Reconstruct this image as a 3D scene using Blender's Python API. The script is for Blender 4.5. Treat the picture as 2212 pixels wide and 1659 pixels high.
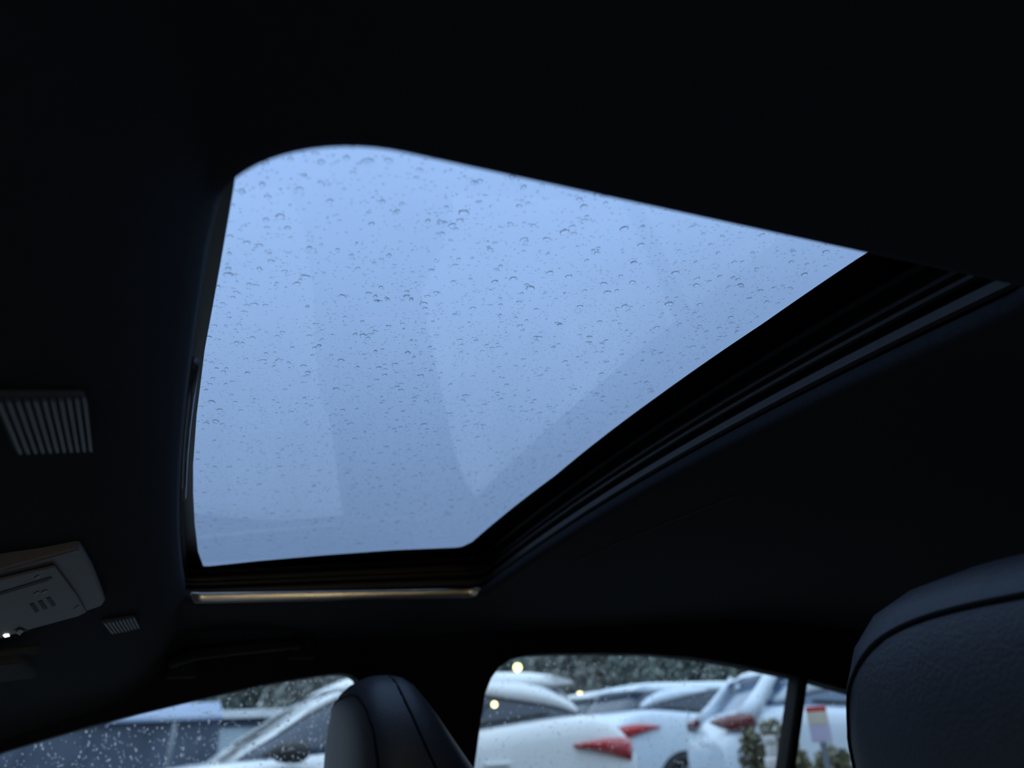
import bpy, bmesh, math, random
from mathutils import Vector, Matrix
from mathutils.geometry import tessellate_polygon
from mathutils.bvhtree import BVHTree

# ------------------------------------------------------------------ clear
for o in list(bpy.data.objects):
    bpy.data.objects.remove(o, do_unlink=True)
scene = bpy.context.scene
COL = scene.collection
random.seed(7)

# ------------------------------------------------------------------ camera
# metres; x = towards the rear of the car, y = towards its passenger side, z = up, origin = the phone
W, H, F = 2212.0, 1659.0, 1583.7
RX = Vector((0.9226, -0.3829, -0.0463))      # image right
UX = Vector((-0.1292, -0.4198, 0.8984))      # image up
FX = Vector((0.3634, 0.8229, 0.4368))        # view direction
cam_d = bpy.data.cameras.new('camera')
cam = bpy.data.objects.new('camera', cam_d)
COL.objects.link(cam)
cam.matrix_world = Matrix(((RX.x, UX.x, -FX.x, 0), (RX.y, UX.y, -FX.y, 0), (RX.z, UX.z, -FX.z, 0), (0, 0, 0, 1)))
cam_d.sensor_width = 36.0
cam_d.lens = F / W * 36.0
cam_d.clip_start = 0.01
cam_d.clip_end = 400
cam_d.dof.use_dof = True
cam_d.dof.focus_distance = 0.50
cam_d.dof.aperture_fstop = 6.2
scene.camera = cam

GZ = -1.15                                    # ground level below the phone

# ------------------------------------------------------------------ sky (overcast dusk, brighter towards the zenith)
SKY_STRENGTH = 2.7
world = bpy.data.worlds.new('overcast_sky')
scene.world = world
world.use_nodes = True
nt = world.node_tree
nt.nodes.clear()
wo = nt.nodes.new('ShaderNodeOutputWorld')
bg = nt.nodes.new('ShaderNodeBackground')
tc = nt.nodes.new('ShaderNodeTexCoord')
sx = nt.nodes.new('ShaderNodeSeparateXYZ')
nt.links.new(tc.outputs['Generated'], sx.inputs[0])
m1 = nt.nodes.new('ShaderNodeMath'); m1.operation = 'MAXIMUM'; m1.inputs[1].default_value = 0.0
nt.links.new(sx.outputs['Z'], m1.inputs[0])
m2 = nt.nodes.new('ShaderNodeMath'); m2.operation = 'MULTIPLY_ADD'       # (1 + 2 sin h) / 3
m2.inputs[1].default_value = 2 / 3; m2.inputs[2].default_value = 1 / 3
nt.links.new(m1.outputs[0], m2.inputs[0])
nz = nt.nodes.new('ShaderNodeTexNoise'); nz.inputs['Scale'].default_value = 2.2; nz.inputs['Detail'].default_value = 3
nt.links.new(tc.outputs['Generated'], nz.inputs['Vector'])
m3 = nt.nodes.new('ShaderNodeMath'); m3.operation = 'MULTIPLY_ADD'
m3.inputs[1].default_value = 0.30; m3.inputs[2].default_value = 0.85
nt.links.new(nz.outputs[0], m3.inputs[0])
m4 = nt.nodes.new('ShaderNodeMath'); m4.operation = 'MULTIPLY'
nt.links.new(m2.outputs[0], m4.inputs[0]); nt.links.new(m3.outputs[0], m4.inputs[1])
m5 = nt.nodes.new('ShaderNodeMath'); m5.operation = 'MULTIPLY'; m5.inputs[1].default_value = SKY_STRENGTH
nt.links.new(m4.outputs[0], m5.inputs[0])
bg.inputs['Color'].default_value = (0.60, 0.78, 1.0, 1)
nt.links.new(m5.outputs[0], bg.inputs['Strength'])
nt.links.new(bg.outputs[0], wo.inputs[0])

scene.view_settings.view_transform = 'Standard'
scene.view_settings.look = 'None'
scene.view_settings.gamma = 1.0
scene.view_settings.exposure = 0.0
scene.view_settings.use_curve_mapping = False


# ------------------------------------------------------------------ materials
def mat(name, col, rough=0.6, spec=0.5, metal=0.0, coat=0.0, noise=0.0, nscale=40.0, bump=0.0, bscale=300.0, sheen=0.0):
    m = bpy.data.materials.new(name)
    m.use_nodes = True
    n = m.node_tree
    b = n.nodes['Principled BSDF']
    b.inputs['Base Color'].default_value = (*col, 1)
    b.inputs['Roughness'].default_value = rough
    b.inputs['Specular IOR Level'].default_value = spec
    b.inputs['Metallic'].default_value = metal
    b.inputs['Coat Weight'].default_value = coat
    b.inputs['Sheen Weight'].default_value = sheen
    t = n.nodes.new('ShaderNodeTexCoord')
    if noise:
        x = n.nodes.new('ShaderNodeTexNoise')
        x.inputs['Scale'].default_value = nscale
        x.inputs['Detail'].default_value = 4
        n.links.new(t.outputs['Object'], x.inputs['Vector'])
        r = n.nodes.new('ShaderNodeValToRGB')
        r.color_ramp.elements[0].position = 0.3
        r.color_ramp.elements[1].position = 0.7
        r.color_ramp.elements[0].color = (*[max(0, c * (1 - noise)) for c in col], 1)
        r.color_ramp.elements[1].color = (*[min(1, c * (1 + noise)) for c in col], 1)
        n.links.new(x.outputs['Fac'], r.inputs[0])
        n.links.new(r.outputs[0], b.inputs['Base Color'])
    if bump:
        x = n.nodes.new('ShaderNodeTexNoise')
        x.inputs['Scale'].default_value = bscale
        n.links.new(t.outputs['Object'], x.inputs['Vector'])
        bp = n.nodes.new('ShaderNodeBump')
        bp.inputs['Strength'].default_value = bump
        bp.inputs['Distance'].default_value = 0.001
        n.links.new(x.outputs['Fac'], bp.inputs['Height'])
        n.links.new(bp.outputs[0], b.inputs['Normal'])
    return m


def emit(name, col, strength):
    m = bpy.data.materials.new(name)
    m.use_nodes = True
    n = m.node_tree
    n.nodes.clear()
    o = n.nodes.new('ShaderNodeOutputMaterial')
    e = n.nodes.new('ShaderNodeEmission')
    e.inputs[0].default_value = (*col, 1)
    e.inputs[1].default_value = strength
    n.links.new(e.outputs[0], o.inputs[0])
    return m


def pane_mat(name, tint, rough=0.0, f0=0.04):
    """One face of a sheet of glass: Schlick reflection over a tinted see-through."""
    m = bpy.data.materials.new(name)
    m.use_nodes = True
    n = m.node_tree
    n.nodes.clear()
    o = n.nodes.new('ShaderNodeOutputMaterial')
    tr = n.nodes.new('ShaderNodeBsdfTransparent')
    tr.inputs[0].default_value = (*tint, 1)
    gl = n.nodes.new('ShaderNodeBsdfGlossy')
    gl.inputs['Color'].default_value = (1, 1, 1, 1)
    gl.inputs['Roughness'].default_value = rough
    lw = n.nodes.new('ShaderNodeLayerWeight')
    lw.inputs['Blend'].default_value = 0.5
    p = n.nodes.new('ShaderNodeMath'); p.operation = 'POWER'; p.inputs[1].default_value = 5.0
    n.links.new(lw.outputs['Facing'], p.inputs[0])
    a = n.nodes.new('ShaderNodeMath'); a.operation = 'MULTIPLY_ADD'
    a.inputs[1].default_value = 1 - f0; a.inputs[2].default_value = f0
    n.links.new(p.outputs[0], a.inputs[0])
    mx = n.nodes.new('ShaderNodeMixShader')
    n.links.new(a.outputs[0], mx.inputs[0])
    n.links.new(tr.outputs[0], mx.inputs[1])
    n.links.new(gl.outputs[0], mx.inputs[2])
    n.links.new(mx.outputs[0], o.inputs[0])
    return m


def water_mat():
    m = bpy.data.materials.new('rain_water')
    m.use_nodes = True
    n = m.node_tree
    n.nodes.clear()
    o = n.nodes.new('ShaderNodeOutputMaterial')
    g = n.nodes.new('ShaderNodeBsdfGlass')
    g.inputs['Roughness'].default_value = 0.0
    g.inputs['IOR'].default_value = 1.33
    n.links.new(g.outputs[0], o.inputs[0])
    return m


M = {}
M['headliner'] = mat('headliner_fabric', (0.032, 0.034, 0.039), 0.95, 0.1, noise=0.15, nscale=400, bump=0.3, bscale=900)
M['black_plastic'] = mat('black_plastic', (0.008, 0.008, 0.009), 0.65, 0.2, noise=0.1, nscale=60)
M['well'] = mat('sunroof_well_black', (0.010, 0.010, 0.012), 0.35, 0.4, noise=0.1, nscale=50)
M['rail'] = mat('rail_dark_metal', (0.035, 0.031, 0.029), 0.42, 0.4, metal=0.0, noise=0.1, nscale=40)
M['rubber'] = mat('seal_rubber', (0.012, 0.012, 0.013), 0.5, 0.4, noise=0.1, nscale=80)
M['bead'] = mat('sunroof_edge_trim', (0.52, 0.50, 0.47), 0.26, 0.6, metal=0.95, noise=0.08, nscale=30)
M['frit'] = mat('black_ceramic_border', (0.004, 0.004, 0.005), 0.3, 0.4, noise=0.1, nscale=50)
M['wall'] = mat('side_trim_black', (0.010, 0.011, 0.013), 0.8, 0.2, noise=0.12, nscale=200, bump=0.2, bscale=700)
M['leather'] = mat('black_leather', (0.022, 0.023, 0.026), 0.52, 0.60, noise=0.12, nscale=90, bump=0.35, bscale=500)
M['seam'] = mat('seam_thread_black', (0.006, 0.006, 0.007), 0.8, 0.1, noise=0.1, nscale=300)
M['console'] = mat('console_grey_plastic', (0.15, 0.14, 0.145), 0.5, 0.4, noise=0.06, nscale=120, bump=0.2, bscale=900)
M['console_dark'] = mat('console_slot_black', (0.008, 0.008, 0.009), 0.6, 0.3, noise=0.1, nscale=60)
M['lens'] = mat('ribbed_lamp_lens', (0.075, 0.08, 0.09), 0.35, 0.5, noise=0.06, nscale=60)
M['visor'] = mat('visor_grey_fabric', (0.07, 0.07, 0.075), 0.8, 0.2, noise=0.1, nscale=300)
M['carpet'] = mat('car_carpet', (0.012, 0.012, 0.013), 0.95, 0.1, noise=0.3, nscale=300)
M['led'] = emit('indicator_led', (1.0, 0.98, 0.95), 1.6)
ROOF_T = (0.275, 0.345, 0.475)                  # tint of the whole pane; each face takes the root
M['roof_glass'] = pane_mat('tinted_roof_glass', tuple(c ** 0.5 for c in ROOF_T))
M['side_glass'] = pane_mat('side_glass', (0.93, 0.95, 0.95))
M['water'] = water_mat()
M['paint'] = mat('white_car_paint', (0.66, 0.685, 0.705), 0.28, 0.5, coat=0.6, noise=0.02, nscale=4)
M['paint2'] = mat('pale_blue_white_paint', (0.56, 0.645, 0.745), 0.28, 0.5, coat=0.6, noise=0.02, nscale=4)
M['car_glass'] = mat('dark_car_glass', (0.035, 0.05, 0.08), 0.12, 0.5, noise=0.1, nscale=3)
M['car_glass_sky'] = mat('car_glass_painted_sky', (0.10, 0.16, 0.26), 0.12, 0.6, noise=0.1, nscale=3)  # blue base colour paints in the sky it would reflect
M['tail_red'] = mat('tail_lamp_red', (0.42, 0.012, 0.02), 0.15, 0.6, coat=0.5, noise=0.15, nscale=12)
M['tail_dark'] = mat('tail_lamp_dark_red', (0.12, 0.01, 0.012), 0.15, 0.6, coat=0.5, noise=0.15, nscale=12)
M['tyre'] = mat('tyre_rubber', (0.012, 0.012, 0.013), 0.8, 0.2, noise=0.1, nscale=20)
M['rim'] = mat('alloy_rim', (0.25, 0.26, 0.27), 0.35, 0.5, metal=0.8, noise=0.05, nscale=10)
M['cladding'] = mat('dark_cladding', (0.03, 0.032, 0.035), 0.6, 0.3, noise=0.1, nscale=20)
M['asphalt'] = mat('wet_asphalt', (0.19, 0.19, 0.19), 0.3, 0.5, noise=0.35, nscale=3, bump=0.5, bscale=60)
M['shed_wall'] = mat('shed_slate_blue_wall', (0.065, 0.085, 0.125), 0.7, 0.3, noise=0.2, nscale=1.2)
M['shed_roof'] = mat('shed_pale_blue_roof', (0.19, 0.25, 0.37), 0.5, 0.4, noise=0.12, nscale=1.5)
M['pale_wall'] = mat('pale_blue_wall', (0.42, 0.52, 0.60), 0.7, 0.3, noise=0.12, nscale=0.8)
M['fascia'] = mat('white_fascia', (0.62, 0.66, 0.70), 0.6, 0.3, noise=0.08, nscale=2)
M['grey_metal'] = mat('grey_pole_metal', (0.15, 0.17, 0.20), 0.5, 0.4, noise=0.1, nscale=6)
M['bark'] = mat('bark', (0.05, 0.045, 0.04), 0.9, 0.1, noise=0.3, nscale=8)
M['leaf_a'] = mat('leaf_dark_green', (0.20, 0.24, 0.22), 0.7, 0.3, noise=0.4, nscale=0.9)
M['leaf_b'] = mat('leaf_grey_green', (0.27, 0.28, 0.26), 0.7, 0.3, noise=0.4, nscale=0.9)
M['leaf_c'] = mat('leaf_olive', (0.13, 0.125, 0.075), 0.7, 0.3, noise=0.5, nscale=3)
M['stone'] = mat('pale_stone', (0.5, 0.5, 0.5), 0.7, 0.3, noise=0.15, nscale=8)
M['cream'] = mat('cream_paint', (0.55, 0.50, 0.42), 0.6, 0.3, noise=0.1, nscale=8)
M['red'] = mat('red_paint', (0.45, 0.05, 0.05), 0.5, 0.3, noise=0.1, nscale=8)
M['lavender'] = mat('lavender_paint', (0.42, 0.40, 0.55), 0.6, 0.3, noise=0.1, nscale=8)
M['lamp_and_glint_yellow'] = emit('yellow_lamp_and_glint_glow', (1.0, 0.86, 0.35), 7.0)  # for bulbs and for the sphere standing in for a raindrop glint
M['added_lamp_warm'] = emit('added_warm_lamp_glow', (1.0, 0.80, 0.42), 14.0)
M['shop_glow'] = emit('lit_shop_window', (1.0, 0.85, 0.66), 0.6)
M['added_render'] = mat('added_dark_render', (0.035, 0.035, 0.04), 0.85, 0.2, noise=0.2, nscale=1.5)


# ------------------------------------------------------------------ helpers
def link(o, parent=None):
    COL.objects.link(o)
    if parent is not None:
        o.parent = parent
    return o


def obj(name, verts, faces, m, parent=None, smooth=False, loc=None):
    me = bpy.data.meshes.new(name)
    me.from_pydata([tuple(v) for v in verts], [], faces)
    me.update()
    bm = bmesh.new(); bm.from_mesh(me)
    bmesh.ops.recalc_face_normals(bm, faces=bm.faces)
    bm.to_mesh(me); bm.free()
    if smooth:
        me.polygons.foreach_set('use_smooth', [True] * len(me.polygons))
    me.materials.append(m)
    o = bpy.data.objects.new(name, me)
    if loc is not None:
        o.location = loc
    return link(o, parent)


def tag(o, label, cat, group=None, kind=None):
    o['label'] = label
    if cat:
        o['category'] = cat
    if group:
        o['group'] = group
    if kind:
        o['kind'] = kind
    return o


def struct(o, label):
    o['kind'] = 'structure'
    o['label'] = label
    return o


def empty(name, loc=(0, 0, 0), rz=0.0, parent=None):
    o = bpy.data.objects.new(name, None)
    o.empty_display_size = 0.05
    o.location = loc
    o.rotation_euler = (0, 0, rz)
    return link(o, parent)


def bevel(o, w, seg=2):
    b = o.modifiers.new('bevel', 'BEVEL')
    b.width = w
    b.segments = seg
    b.limit_method = 'ANGLE'
    return o


def boxv(c, s, R=None):
    """verts/faces of a box, centre c, full size s, optional 3x3 rotation."""
    v = []
    for dx in (-.5, .5):
        for dy in (-.5, .5):
            for dz in (-.5, .5):
                p = Vector((dx * s[0], dy * s[1], dz * s[2]))
                if R is not None:
                    p = R @ p
                v.append(Vector(c) + p)
    f = [(0, 1, 3, 2), (4, 6, 7, 5), (0, 4, 5, 1), (2, 3, 7, 6), (0, 2, 6, 4), (1, 5, 7, 3)]
    return v, f


def box(name, c, s, m, parent=None, R=None, bev=0.0):
    v, f = boxv(c, s, R)
    o = obj(name, v, f, m, parent)
    if bev:
        bevel(o, bev)
    return o


def loft(rings, close_ends=True, closed=True):
    n = len(rings[0])
    v = [p for r in rings for p in r]
    f = []
    for i in range(len(rings) - 1):
        for j in range(n if closed else n - 1):
            k = (j + 1) % n
            f.append((i * n + j, i * n + k, (i + 1) * n + k, (i + 1) * n + j))
    if close_ends:
        f.append(tuple(range(n)))
        f.append(tuple((len(rings) - 1) * n + j for j in range(n)))
    return v, f


def tube(path, r, n=10, flat=(1, 1), closed=False):
    path = [Vector(p) for p in path]
    rings = []
    L = len(path)
    up0 = Vector((0, 0, 1))
    for i, p in enumerate(path):
        if closed:
            t = path[(i + 1) % L] - path[i - 1]
        else:
            t = path[min(i + 1, L - 1)] - path[max(i - 1, 0)]
        t.normalize()
        up = up0 if abs(t.z) < .95 else Vector((1, 0, 0))
        a = t.cross(up).normalized()
        b = a.cross(t).normalized()
        rr = r[i] if isinstance(r, (list, tuple)) else r
        rings.append([p + a * (math.cos(2 * math.pi * k / n) * rr * flat[0]) + b * (math.sin(2 * math.pi * k / n) * rr * flat[1]) for k in range(n)])
    if closed:
        rings.append(rings[0])
        v, f = loft(rings[:-1], close_ends=False)
        m = len(rings) - 2
        f += [(m * n + j, m * n + (j + 1) % n, (j + 1) % n, j) for j in range(n)]
        return v, f
    return loft(rings)


def ray(px, py):
    return (RX * (px - W / 2) + UX * (H / 2 - py) + FX * F).normalized()


def hit(px, py, fn):
    """where the sight line of a photo pixel meets the surface z = fn(x, y)"""
    v = ray(px, py)
    a = 0.05
    g0 = None
    while a < 3:
        q = v * a
        g = q.z - fn(q.x, q.y)
        if g0 is not None and (g > 0) != (g0 > 0):
            lo, hi = a - 0.004, a
            for _ in range(20):
                mid = (lo + hi) / 2
                q = v * mid
                if ((q.z - fn(q.x, q.y)) > 0) == (g0 > 0):
                    lo = mid
                else:
                    hi = mid
            return v * hi
        g0 = g
        a += 0.004
    return v * a


def at_y(px, py, y):
    v = ray(px, py)
    return v * (y / v.y)


# ------------------------------------------------------------------ roof geometry
YN, ZN, CROWN, TILT = 0.1737, 0.1704, 0.0232, 0.0428
XR, X0, BOW, RBOW, WID = 0.3646, -0.0073, 0.0126, 0.0133, 0.80
YC = YN + WID / 2


def S(x, y):
    """underside of the headliner"""
    u = (y - YC) / 0.4
    z = ZN + TILT * (min(x, 0.9) - .15) + CROWN * (1 - u * u)
    if x > .9:
        z -= (x - .9) ** 2 * .12
    if abs(u) > 1.35:
        z -= (abs(u) - 1.35) ** 2 * .5
    if x < -.012:
        d = min(1.0, (-.012 - x) / .09)
        z -= .052 * (1 - (1 - d) ** 3) + max(0.0, -.06 - x) * .2
    return z


def G(x, y):
    """underside of the sunroof glass"""
    u = (y - YC) / 0.4
    return ZN + TILT * (x - .15) + CROWN * (1 - u * u) + .045 + .0174 * x / .34


def outline(off=0.0, n=48):
    """sunroof opening, seen from below, grown outward by off; returns (x, y) list"""
    pts = []
    y0, y1 = YN - off, YN + WID + off

    def xf(y):
        u = max(-1, min(1, (y - YC) / .4))
        return X0 - BOW * (1 - u * u) - off

    def xr(y):
        u = max(-1, min(1, (y - YC) / .4))
        return XR + RBOW * (1 - u * u) + off
    # corners: (near, front) is wide and soft, the others tighter
    rnf, rff, rfr, rnr = .055, .022, .02, .03

    def corner(cx, cy, rx, ry, a0, a1, k=14):
        for i in range(k + 1):
            a = a0 + (a1 - a0) * i / k
            pts.append((cx + rx * math.cos(a), cy + ry * math.sin(a)))
    # start near-front going to the rear along the near side
    corner(xf(y0 + .05) + rnf, y0 + .06, rnf, .06, math.pi, 1.5 * math.pi, 18)
    for i in range(1, n):
        pts.append((xf(y0) + rnf + (xr(y0) - rnr - xf(y0) - rnf) * i / n, y0))
    corner(xr(y0 + rnr) - rnr, y0 + rnr, rnr, rnr, 1.5 * math.pi, 2 * math.pi)
    for i in range(1, n):
        y = y0 + rnr + (y1 - rfr - y0 - rnr) * i / n
        pts.append((xr(y), y))
    corner(xr(y1 - rfr) - rfr, y1 - rfr, rfr, rfr, 0, .5 * math.pi)
    for i in range(1, n):
        pts.append((xr(y1) - rfr + (xf(y1) + rff - xr(y1) + rfr) * i / n, y1))
    corner(xf(y1 - rff) + rff, y1 - rff, rff, rff, .5 * math.pi, math.pi)
    for i in range(1, n):
        y = y1 - rff + (y0 + .06 - y1 + rff) * i / n
        pts.append((xf(y), y))
    return pts


OPEN = outline(0)
NO = len(OPEN)

# ---- ceiling: headliner grid from the opening out to the sides of the car
XMIN, XMAX, YMIN, YMAX = -.52, 1.75, -.06, 1.20
cx, cy = .17, YC


def to_rect(x, y):
    dx, dy = x - cx, y - cy
    k = 1e9
    if dx > 1e-9: k = min(k, (XMAX - cx) / dx)
    if dx < -1e-9: k = min(k, (XMIN - cx) / dx)
    if dy > 1e-9: k = min(k, (YMAX - cy) / dy)
    if dy < -1e-9: k = min(k, (YMIN - cy) / dy)
    return cx + dx * k, cy + dy * k


rings = []
# rolled edge first, then the flat
for off, up in ((.010, .016), (.003, .013), (.0, .007), (.0015, .002), (.006, .0)):
    rings.append([(x, y, S(x, y) + up) for x, y in outline(off)])
base = outline(.006)
for s_ in [.01, .025, .045, .07, .1, .14, .18, .23, .29, .36, .44, .53, .63, .74, .86, 1.0]:
    r = []
    for x, y in base:
        ex, ey = to_rect(x, y)
        px_, py_ = x + (ex - x) * s_, y + (ey - y) * s_
        r.append((px_, py_, S(px_, py_)))
    rings.append(r)
v, f = loft(rings, close_ends=False)
struct(obj('ceiling', v, f, M['headliner'], smooth=True), 'black fabric car headliner with a large sunroof opening')

# glossy bead round the opening (catches the warm light on its far side)
bo = [(x, y) for x, y in outline(.002) if y > YN + WID - .018 and x < XR + .01]
bo.sort(key=lambda p: p[0])
bo = [p for p in bo if p[1] > YN + WID - .006]
rg = []
for i, (x, y) in enumerate(bo):
    e = min(1.0, .35 + .65 * min(i, len(bo) - 1 - i) / 3)
    z0 = S(x, y) + .011
    r = [(x, y + .006, z0 + .002)]
    for k in range(9):
        a = math.radians(-3 + 30 * k / 8)
        r.append((x, y - .002 - .022 * (math.cos(a) - math.cos(math.radians(27))) * e, z0 - .022 * math.sin(a) * e))
    r.append((x, y + .006, z0 - .0095 * e))
    rg.append(r)
v, f = loft(rg)
struct(obj('trim_1', v, f, M['bead'], smooth=True), 'thin glossy strip along the far edge of the sunroof opening')

# crease line in the headliner behind the opening
cr = []
pa, pb = hit(1240, 1214, S), hit(1560, 1081, S)
for i in range(25):
    q = pa.lerp(pb, i / 24 * 1.1)
    cr.append((q.x, q.y, S(q.x, q.y) - .0005))
v, f = tube(cr, .0012, 6)
struct(obj('trim_2', v, f, M['visor'], smooth=True), 'fine raised line in the headliner behind the sunroof')

# ------------------------------------------------------------------ sunroof frame (fixed cassette)
fr = empty('sunroof', (.17, YC, ZN))
tag(fr, 'blue tinted glass sunroof covered in raindrops, in a black stepped frame', 'sunroof')
FO = Vector((.17, YC, ZN))


def ring_part(name, prof, m, parent=fr):
    """prof: list of (outward offset, share of the height from headliner to glass)"""
    rr = []
    for off, h in prof:
        r = []
        for x, y in outline(off):
            a, b = S(max(x, -.012), y), G(x, y)
            r.append(Vector((x, y, a + (b - a) * h)) - FO)
        rr.append(r)
    v_, f_ = loft(rr, close_ends=False)
    return obj(name, v_, f_, m, parent, smooth=False)


ring_part('lower_ledge', [(.006, .16), (.020, .18), (.020, .26), (.009, .28)], M['well'])
ring_part('guide_rail', [(.009, .28), (.007, .31), (.007, .40), (.018, .42)], M['rail'])
ring_part('rail_groove', [(.018, .42), (.018, .50), (.011, .52)], M['well'])
ring_part('upper_rail', [(.011, .52), (.009, .54), (.009, .58), (.015, .60), (.015, .63), (.009, .65), (.009, .69), (.020, .72)], M['rail'])
ring_part('wind_seal', [(.020, .72), (.020, .82), (.006, .84), (.003, .88), (.006, .93), (.020, .95), (.020, 1.04), (.06, 1.06)], M['rubber'])
# wind deflector lip at the front, catching a little light
lip = []
for p in [(417, 785), (409, 850), (401, 920), (396, 985), (394, 1040), (394, 1072)]:
    q = hit(p[0], p[1], lambda x, y: S(max(x, -.012), y) + .012)
    lip.append(q - FO)
v, f = tube(lip, .0035, 8, flat=(1, 1.3))
obj('deflector_lip', v, f, M['lens'], fr, smooth=True)

# ------------------------------------------------------------------ sunroof panel
PO = Vector((.17, YC, G(.17, YC)))
GT = .005


def glass_visible():
    px = [(506, 400), (478, 560), (458, 670), (443, 750), (425, 895), (417.5, 1003), (417.5, 1065), (421, 1130), (428, 1190)]
    fr_ = [hit(a, b, G) for a, b in px]
    fp = [(q.x, q.y) for q in fr_]
    re_ = [hit(a, b, G) for a, b in [(1020, 1169), (1200, 1025), (1426, 850), (1650, 695), (1852, 556)]]
    rp = [(q.x, q.y) for q in re_]
    fa = [hit(a, b, G) for a, b in [(440, 1223), (560, 1210), (700, 1198), (850, 1187), (995, 1181)]]
    fap = [(q.x, q.y) for q in fa]
    # near side hidden behind the headliner edge: mirror of the far side
    yl = 2 * YC - sum(p[1] for p in fap) / len(fap)
    loop = [(fp[0][0] + .012, yl), (fp[0][0] + .001, yl + .012)] + fp + fap + rp + [(rp[-1][0] - .001, yl + .012), (rp[-1][0] - .012, yl)]
    return loop


GV = glass_visible()
print('GLASS', [(round(a, 3), round(b, 3)) for a, b in GV])


def inpoly(x, y, P):
    c = False
    j = len(P) - 1
    for i in range(len(P)):
        xi, yi = P[i]; xj, yj = P[j]
        if (yi > y) != (yj > y) and x < (xj - xi) * (y - yi) / (yj - yi) + xi:
            c = not c
        j = i
    return c


# glass sheet: curved grid with thickness
gx0, gx1, gy0, gy1 = -.055, .405, YN - .035, YN + WID + .035
NX, NY = 16, 24
top, bot = [], []
for i in range(NX + 1):
    for j in range(NY + 1):
        x = gx0 + (gx1 - gx0) * i / NX
        y = gy0 + (gy1 - gy0) * j / NY
        bot.append(Vector((x, y, G(x, y))) - PO)
        top.append(Vector((x, y, G(x, y) + GT)) - PO)
nb = len(bot)
fs = []
for i in range(NX):
    for j in range(NY):
        a = i * (NY + 1) + j
        q = (a, a + 1, a + NY + 2, a + NY + 1)
        fs.append(q)
        fs.append(tuple(k + nb for k in reversed(q)))
edge = [j for j in range(NY + 1)] + [i * (NY + 1) + NY for i in range(1, NX + 1)] + [NX * (NY + 1) + j for j in range(NY - 1, -1, -1)] + [i * (NY + 1) for i in range(NX - 1, 0, -1)]
for k in range(len(edge)):
    a, b = edge[k], edge[(k + 1) % len(edge)]
    fs.append((a, b, b + nb, a + nb))
glass = obj('glass', bot + top, fs, M['roof_glass'], fr, smooth=False, loc=PO - FO)
for p in glass.data.polygons:
    p.use_smooth = abs(p.normal.z) > .5
glass['label'] = 'blue tinted glass'


def resample(P, n):
    L = [0]
    for i in range(len(P)):
        a, b = P[i], P[(i + 1) % len(P)]
        L.append(L[-1] + math.hypot(b[0] - a[0], b[1] - a[1]))
    out = []
    k = 0
    for i in range(n):
        t = L[-1] * i / n
        while L[k + 1] < t:
            k += 1
        u = (t - L[k]) / max(1e-9, L[k + 1] - L[k])
        a, b = P[k], P[(k + 1) % len(P)]
        out.append((a[0] + (b[0] - a[0]) * u, a[1] + (b[1] - a[1]) * u))
    return out


inner = resample(GV, 240)
mx_, my_ = (gx0 + gx1) / 2, (gy0 + gy1) / 2
outer = []
for x, y in inner:
    dx, dy = x - mx_, y - my_
    k = min((gx1 - mx_) / abs(dx) if dx else 9, (gy1 - my_) / abs(dy) if dy else 9) if False else 1e9
    if abs(dx) > 1e-9: k = min(k, ((gx1 - mx_)) / abs(dx))
    if abs(dy) > 1e-9: k = min(k, ((gy1 - my_)) / abs(dy))
    outer.append((mx_ + dx * k, my_ + dy * k))
rr = [[Vector((x, y, G(x, y) - .0008)) - PO for x, y in inner],
      [Vector((x, y, G(x, y) - .0012)) - PO for x, y in [(a + (c - a) * .5, b + (d - b) * .5) for (a, b), (c, d) in zip(inner, outer)]],
      [Vector((x, y, G(x, y) - .0008)) - PO for x, y in outer]]
v, f = loft(rr, close_ends=False)
obj('black_border', v, f, M['frit'], fr, loc=PO - FO)['label'] = 'black ceramic border of the glass'

# raindrops on the outside of the pane
def dome(nr, na, flat=.3, wob=0.0, seed=0):
    rnd = random.Random(seed)
    w_ = [1 + wob * (rnd.random() - .5) for _ in range(na)]
    v_ = []
    for i in range(nr):
        a = .5 * math.pi * i / nr
        # a sessile drop: steep foot, rounded top
        r, h = math.cos(a) ** .85, math.sin(a) ** 1.0 * flat * 2
        for k in range(na):
            t = 2 * math.pi * k / na
            v_.append((r * w_[k] * math.cos(t), r * w_[k] * math.sin(t), h))
    v_.append((0, 0, flat * 2))
    f_ = []
    for i in range(nr - 1):
        for k in range(na):
            l = (k + 1) % na
            f_.append((i * na + k, i * na + l, (i + 1) * na + l, (i + 1) * na + k))
    t_ = len(v_) - 1
    for k in range(na):
        f_.append(((nr - 1) * na + k, (nr - 1) * na + (k + 1) % na, t_))
    f_.append(tuple(reversed(range(na))))
    return v_, f_


drop_meshes = []
for i in range(6):
    v, f = dome(6, 16, .15 + .02 * (i % 3), .3, i)
    me = bpy.data.meshes.new('raindrop')
    me.from_pydata(v, [], f)
    me.update()
    me.polygons.foreach_set('use_smooth', [len(p.vertices) < 6 for p in me.polygons])
    me.materials.append(M['water'])
    drop_meshes.append(me)
rnd = random.Random(21)
gys = [p[1] for p in GV]
gxs = [p[0] for p in GV]


def rand_on_glass():
    while True:
        x = rnd.uniform(min(gxs), max(gxs)); y = rnd.uniform(min(gys), max(gys))
        if inpoly(x, y, GV):
            return x, y


def glass_frame(x, y):
    e = .01
    n = Vector((-(G(x + e, y) - G(x - e, y)) / (2 * e), -(G(x, y + e) - G(x, y - e)) / (2 * e), 1)).normalized()
    return n


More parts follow.
